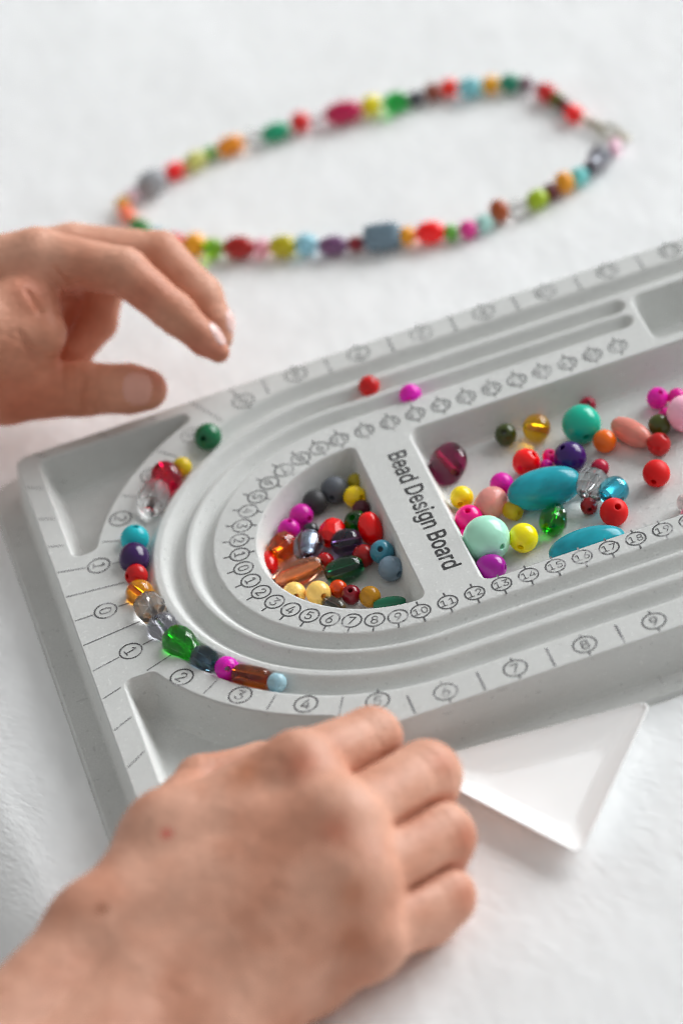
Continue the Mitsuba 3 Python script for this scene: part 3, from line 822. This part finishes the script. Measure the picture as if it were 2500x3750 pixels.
STRING = [  # half length, radius, heading, finish, colour, place (cm)
 (0.50, 0.28, -111, 'jelly', (244, 200, 216), (15.21, 20.61, -1.57)),
 (0.56, 0.49, -145, 'glassy', (160, 162, 170), (14.36, 19.88, -1.36)),
 (0.23, 0.30, -149, 'gloss', (52, 30, 44), (13.8, 19.62, -1.55)),
 (0.42, 0.38, -155, 'jelly', (120, 206, 204), (13.25, 19.22, -1.47)),
 (0.39, 0.45, -164, 'gloss', (214, 148, 24), (12.56, 19.03, -1.4)),
 (0.31, 0.36, -161, 'gloss', (88, 26, 36), (11.91, 18.83, -1.49)),
 (0.48, 0.40, -167, 'gloss', (150, 172, 14), (11.25, 18.57, -1.45)),
 (0.43, 0.36, -179, 'glass', (244, 244, 240), (10.33, 18.47, -1.49)),
 (0.40, 0.47, -170, 'gloss', (152, 76, 14), (9.64, 18.55, -1.38)),
 (0.42, 0.36, -163, 'jelly', (176, 220, 212), (8.87, 18.2, -1.49)),
 (0.38, 0.38, 175, 'gloss', (198, 76, 136), (8.17, 18.1, -1.47)),
 (0.31, 0.34, 159, 'gloss', (100, 160, 72), (7.52, 18.33, -1.51)),
 (0.62, 0.45, 157, 'gloss', (240, 34, 4), (6.75, 18.64, -1.4)),
 (0.35, 0.38, 159, 'gloss', (224, 158, 14), (5.87, 19.02, -1.47)),
 (0.74, 0.49, 161, 'matte', (112, 130, 142), (4.92, 19.35, -1.36)),
 (0.37, 0.32, 162, 'gloss', (124, 4, 44), (3.88, 19.72, -1.53)),
 (0.63, 0.40, 155, 'gloss', (108, 76, 108), (2.99, 19.98, -1.45)),
 (0.48, 0.45, 152, 'jelly', (150, 204, 220), (2.03, 20.59, -1.4)),
 (0.58, 0.45, 151, 'gloss', (176, 166, 4), (1.15, 20.98, -1.4)),
 (0.37, 0.36, 152, 'jelly', (242, 170, 184), (0.37, 21.51, -1.49)),
 (0.67, 0.47, 152, 'gloss', (152, 44, 10), (-0.5, 21.87, -1.38)),
 (0.45, 0.43, 143, 'glassy', (126, 176, 10), (-1.46, 22.46, -1.42)),
 (0.49, 0.49, 134, 'gloss', (224, 160, 6), (-2.08, 23.05, -1.36)),
 (0.54, 0.38, 130, 'gloss', (200, 50, 60), (-2.78, 23.85, -1.47)),
 (0.42, 0.38, 121, 'jelly', (90, 160, 190), (-3.37, 24.59, -1.47)),
 (0.72, 0.38, 107, 'gloss', (60, 120, 60), (-3.84, 25.59, -1.47)),
 (0.63, 0.32, 97, 'gloss', (236, 130, 104), (-4.11, 27.08, -1.53)),
 (0.32, 0.30, 66, 'gloss', (196, 150, 40), (-4.12, 27.98, -1.55)),
 (0.35, 0.34, 18, 'jelly', (240, 218, 228), (-3.57, 28.3, -1.51)),
 (0.68, 0.53, 20, 'matte', (150, 152, 155), (-2.65, 28.46, -1.32)),
 (0.49, 0.36, 21, 'gloss', (222, 40, 20), (-1.58, 29.04, -1.49)),
 (0.54, 0.40, 18, 'jelly', (204, 204, 120), (-0.59, 29.23, -1.45)),
 (0.30, 0.30, 10, 'gloss', (96, 156, 70), (0.14, 29.61, -1.55)),
 (0.63, 0.40, 0, 'gloss', (216, 140, 10), (1.04, 29.51, -1.45)),
 (0.38, 0.36, -2, 'glass', (240, 238, 236), (2.03, 29.62, -1.49)),
 (0.65, 0.38, -3, 'gloss', (0, 146, 108), (3.01, 29.45, -1.47)),
 (0.42, 0.43, 4, 'gloss', (200, 0, 24), (4.13, 29.52, -1.42)),
 (0.36, 0.26, -13, 'glass', (246, 214, 226), (4.76, 29.57, -1.59)),
 (0.85, 0.47, -13, 'gloss', (176, 40, 84), (5.95, 29.11, -1.38)),
 (0.46, 0.43, -12, 'gloss', (222, 208, 0), (7.17, 29.02, -1.42)),
 (0.56, 0.45, -10, 'glassy', (20, 160, 70), (8.14, 28.64, -1.4)),
 (0.39, 0.30, -2, 'gloss', (66, 66, 74), (9.02, 28.7, -1.55)),
 (0.36, 0.40, -7, 'gloss', (124, 60, 44), (9.75, 28.59, -1.45)),
 (0.41, 0.38, -23, 'gloss', (226, 72, 20), (10.47, 28.53, -1.47)),
 (0.54, 0.43, -25, 'jelly', (130, 198, 206), (11.24, 27.95, -1.42)),
 (0.39, 0.38, -21, 'gloss', (222, 164, 20), (12.09, 27.76, -1.47)),
 (0.46, 0.40, -31, 'gloss', (0, 122, 96), (12.81, 27.36, -1.45)),
 (0.24, 0.34, -40, 'gloss', (84, 26, 50), (13.39, 27.0, -1.51)),
 (0.31, 0.28, -66, 'glass', (244, 214, 226), (13.67, 26.63, -1.57)),
 (0.52, 0.40, -72, 'gloss', (186, 20, 34), (13.94, 25.79, -1.45)),
 (0.26, 0.34, -72, 'gloss', (80, 90, 10), (14.17, 25.11, -1.51)),
 (0.36, 0.30, -78, 'gloss', (90, 10, 30), (14.34, 24.53, -1.55)),
 (0.45, 0.36, -69, 'gloss', (238, 66, 16), (14.47, 23.73, -1.49)),
]


for n, (kind, A, r, heading, tilt, mat, col, at, label) in enumerate(BEADS):
    rng = np.random.default_rng(100 + n)
    A, r = A * 1.05, r * 1.05
    m, smooth = bead_mesh(kind, A, r, rng)
    m = turn(m, heading, tilt + (38 if kind == 'coin' else 0) * 0, at, 0.65 if kind == 'coin' else rng.uniform(0, 6))
    mt, c = finish(mat, col)
    if mat in ('milky', 'jelly', 'gloss'):
        vv = np.array(m.vertices) * [1.2, 2.2, 2.2] + rng.uniform(0, 60, 3)
        swirl = meshkit.fbm(vv * (1.5 if mat == 'milky' else 1.1), 3, n)[:, None] - 0.5
        c = np.clip(c * (1 + swirl * (0.8 if mat == 'milky' else 0.5 if mat == 'jelly' else 0.25)), 0, 0.98)
    if kind in ('lined', 'coin'):
        key = tag('bead', label, 'bead')
        put(key + '__glass_body', m, mt, smooth, color=c)
        tube = lathe(np.array([1, 0.6, -0.6, -1, -1, 1]) * A * 0.84, np.array([0.26, 0.44, 0.44, 0.26, 0.22, 0.22]) * r, 28)
        if kind == 'coin':
            tube = lathe(np.array([1, -1, -1, 1]) * A * 0.93, np.array([0.16, 0.16, 0.12, 0.12]) * r, 20)
            put(key + '__bore', turn(tube, heading, tilt, at), 'mat_gloss', True, color=lin((206, 120, 140)))
            continue
        lc = np.clip(lin(col) * 1.35 + 0.06, 0, 0.95)
        put(key + '__lining', turn(tube, heading, tilt, at), 'mat_lining', False, color=lc)
    else:
        put('bead', m, mt, smooth, color=c, label=label, cat='bead')

# ------------------------------------------------------------------ the finished necklace on the cloth behind
tag('necklace', 'finished necklace of many coloured beads lying in a loop on the white cloth', 'necklace')


def tube_mesh(pts, rad, closed=False, sides=8):
    p = np.asarray(pts, float)
    t = (np.roll(p, -1, 0) - np.roll(p, 1, 0)) if closed else np.gradient(p, axis=0)
    t /= np.linalg.norm(t, axis=1, keepdims=True)
    a = np.cross(t, [0.13, 0.21, 1.0])
    a /= np.linalg.norm(a, axis=1, keepdims=True)
    b = np.cross(t, a)
    an = np.arange(sides) * 2 * np.pi / sides
    v = (p[:, None] + rad * (np.cos(an)[None, :, None] * a[:, None] + np.sin(an)[None, :, None] * b[:, None])).reshape(-1, 3)
    n = len(p)
    i, j = np.meshgrid(np.arange(n if closed else n - 1), np.arange(sides), indexing='ij')
    i2, j2 = (i + 1) % n, (j + 1) % sides
    qd = np.stack([i * sides + j, i2 * sides + j, i2 * sides + j2, i * sides + j2], -1).reshape(-1, 4)
    return trimesh.Trimesh(v, np.vstack([qd[:, [0, 1, 2]], qd[:, [0, 2, 3]]]), process=False)


CLASP = (np.array([14.73, 23.34, -1.62]), np.array([15.78, 21.02, -1.62]))
path = np.array([s[5] for s in STRING])
path = np.vstack([CLASP[1] + [-0.1, -0.2, 0], path, CLASP[0]])
fine = np.linspace(0, len(path) - 1, 400)
cord = np.stack([np.interp(fine, np.arange(len(path)), path[:, k]) for k in range(3)], 1)
put('necklace__cord', tube_mesh(cord, 0.045), 'mat_cord', True)
for n, (A, r, heading, mat, col, at) in enumerate(STRING):
    rng = np.random.default_rng(500 + n)
    A = min(max(A, 0.62 * r), 1.8 * r)
    kind = 'cube' if col == (112, 130, 142) else 'oval' if A > 1.2 * r else 'round'
    m, smooth = bead_mesh(kind, A, r, rng)
    mt, c = finish(mat, col)
    put('necklace__bead', turn(m, heading, 0, at, rng.uniform(0, 6)), mt, smooth, color=c)


def ring(at, rad, thick, normal):
    n = np.asarray(normal, float)
    n /= np.linalg.norm(n)
    u = np.cross(n, [0.3, 0.2, 0.9])
    u /= np.linalg.norm(u)
    w = np.cross(n, u)
    a = np.linspace(0, 2 * np.pi, 32, endpoint=False)
    return tube_mesh(np.asarray(at) + rad * (np.cos(a)[:, None] * u + np.sin(a)[:, None] * w), thick, True)


cd = CLASP[1] - CLASP[0]
for n, t in enumerate((0.05, 0.20, 0.35, 0.95)):
    put('necklace__jump_ring', ring(CLASP[0] + cd * t, 0.26, 0.06, [0.3, 0.2, 1] if n % 2 else [0.9, 0.5, 0.55]), 'mat_metal', True)
cb = CLASP[0] + cd * 0.66
u = cd / np.linalg.norm(cd)
w = np.cross([0, 0, 1], u)
a = np.linspace(0, 2 * np.pi, 40, endpoint=False)
loop = cb + (np.cos(a) * 0.62)[:, None] * u + (np.sin(a) * 0.27 * (1 - 0.3 * np.cos(a)))[:, None] * w
put('necklace__lobster_clasp', tube_mesh(loop, 0.095, True, 10), 'mat_metal', True, label='brass coloured lobster clasp')

# ------------------------------------------------------------------ the white triangular sorting dish
TRI = np.array([(5.66, -12.57), (1.10, -18.68), (-2.88, -11.66)])
base = Polygon(TRI)
mid_tri = np.array([base.centroid.x, base.centroid.y])


def tri_ring(inset, corner, z, n=240):
    p = base.buffer(-(inset + corner)).buffer(corner, 24)
    out = []
    for a in np.arange(n) * 2 * np.pi / n:
        hit = p.exterior.intersection(LineString([mid_tri, mid_tri + 20 * np.array([math.cos(a), math.sin(a)])]))
        out.append((hit.x, hit.y, z))
    return out


rim, floor_z = -1.13, TABLE + 0.13
layers = [tri_ring(0.95, 0.45, TABLE + 0.02), tri_ring(0.55, 0.42, TABLE + 0.22), tri_ring(0.02, 0.30, rim - 0.05), tri_ring(0.0, 0.30, rim),
          tri_ring(0.03, 0.29, rim + 0.02), tri_ring(0.06, 0.28, rim), tri_ring(0.09, 0.27, rim - 0.05)]
for t in (0.2, 0.4, 0.6, 0.75, 0.88, 1.0):
    layers.append(tri_ring(0.09 + 1.05 * t, 0.27 + 0.18 * t, floor_z + (rim - 0.05 - floor_z) * (1 - t) ** 1.25))
tv = np.vstack(layers + [[(*mid_tri, floor_z)], [(*mid_tri, TABLE + 0.02)]])
tf = []
nn = 240
for L in range(len(layers) - 1):
    for j in range(nn):
        k = (j + 1) % nn
        tf += [(L * nn + j, L * nn + k, (L + 1) * nn + k), (L * nn + j, (L + 1) * nn + k, (L + 1) * nn + j)]
c0, last = len(tv) - 2, (len(layers) - 1) * nn
tf += [(last + j, last + (j + 1) % nn, c0) for j in range(nn)] + [((j + 1) % nn, j, c0 + 1) for j in range(nn)]
put('sorting_dish', (tv, np.array(tf)), 'mat_tray', 35, label='small white triangular sorting dish with raised rim beside the board', cat='dish')
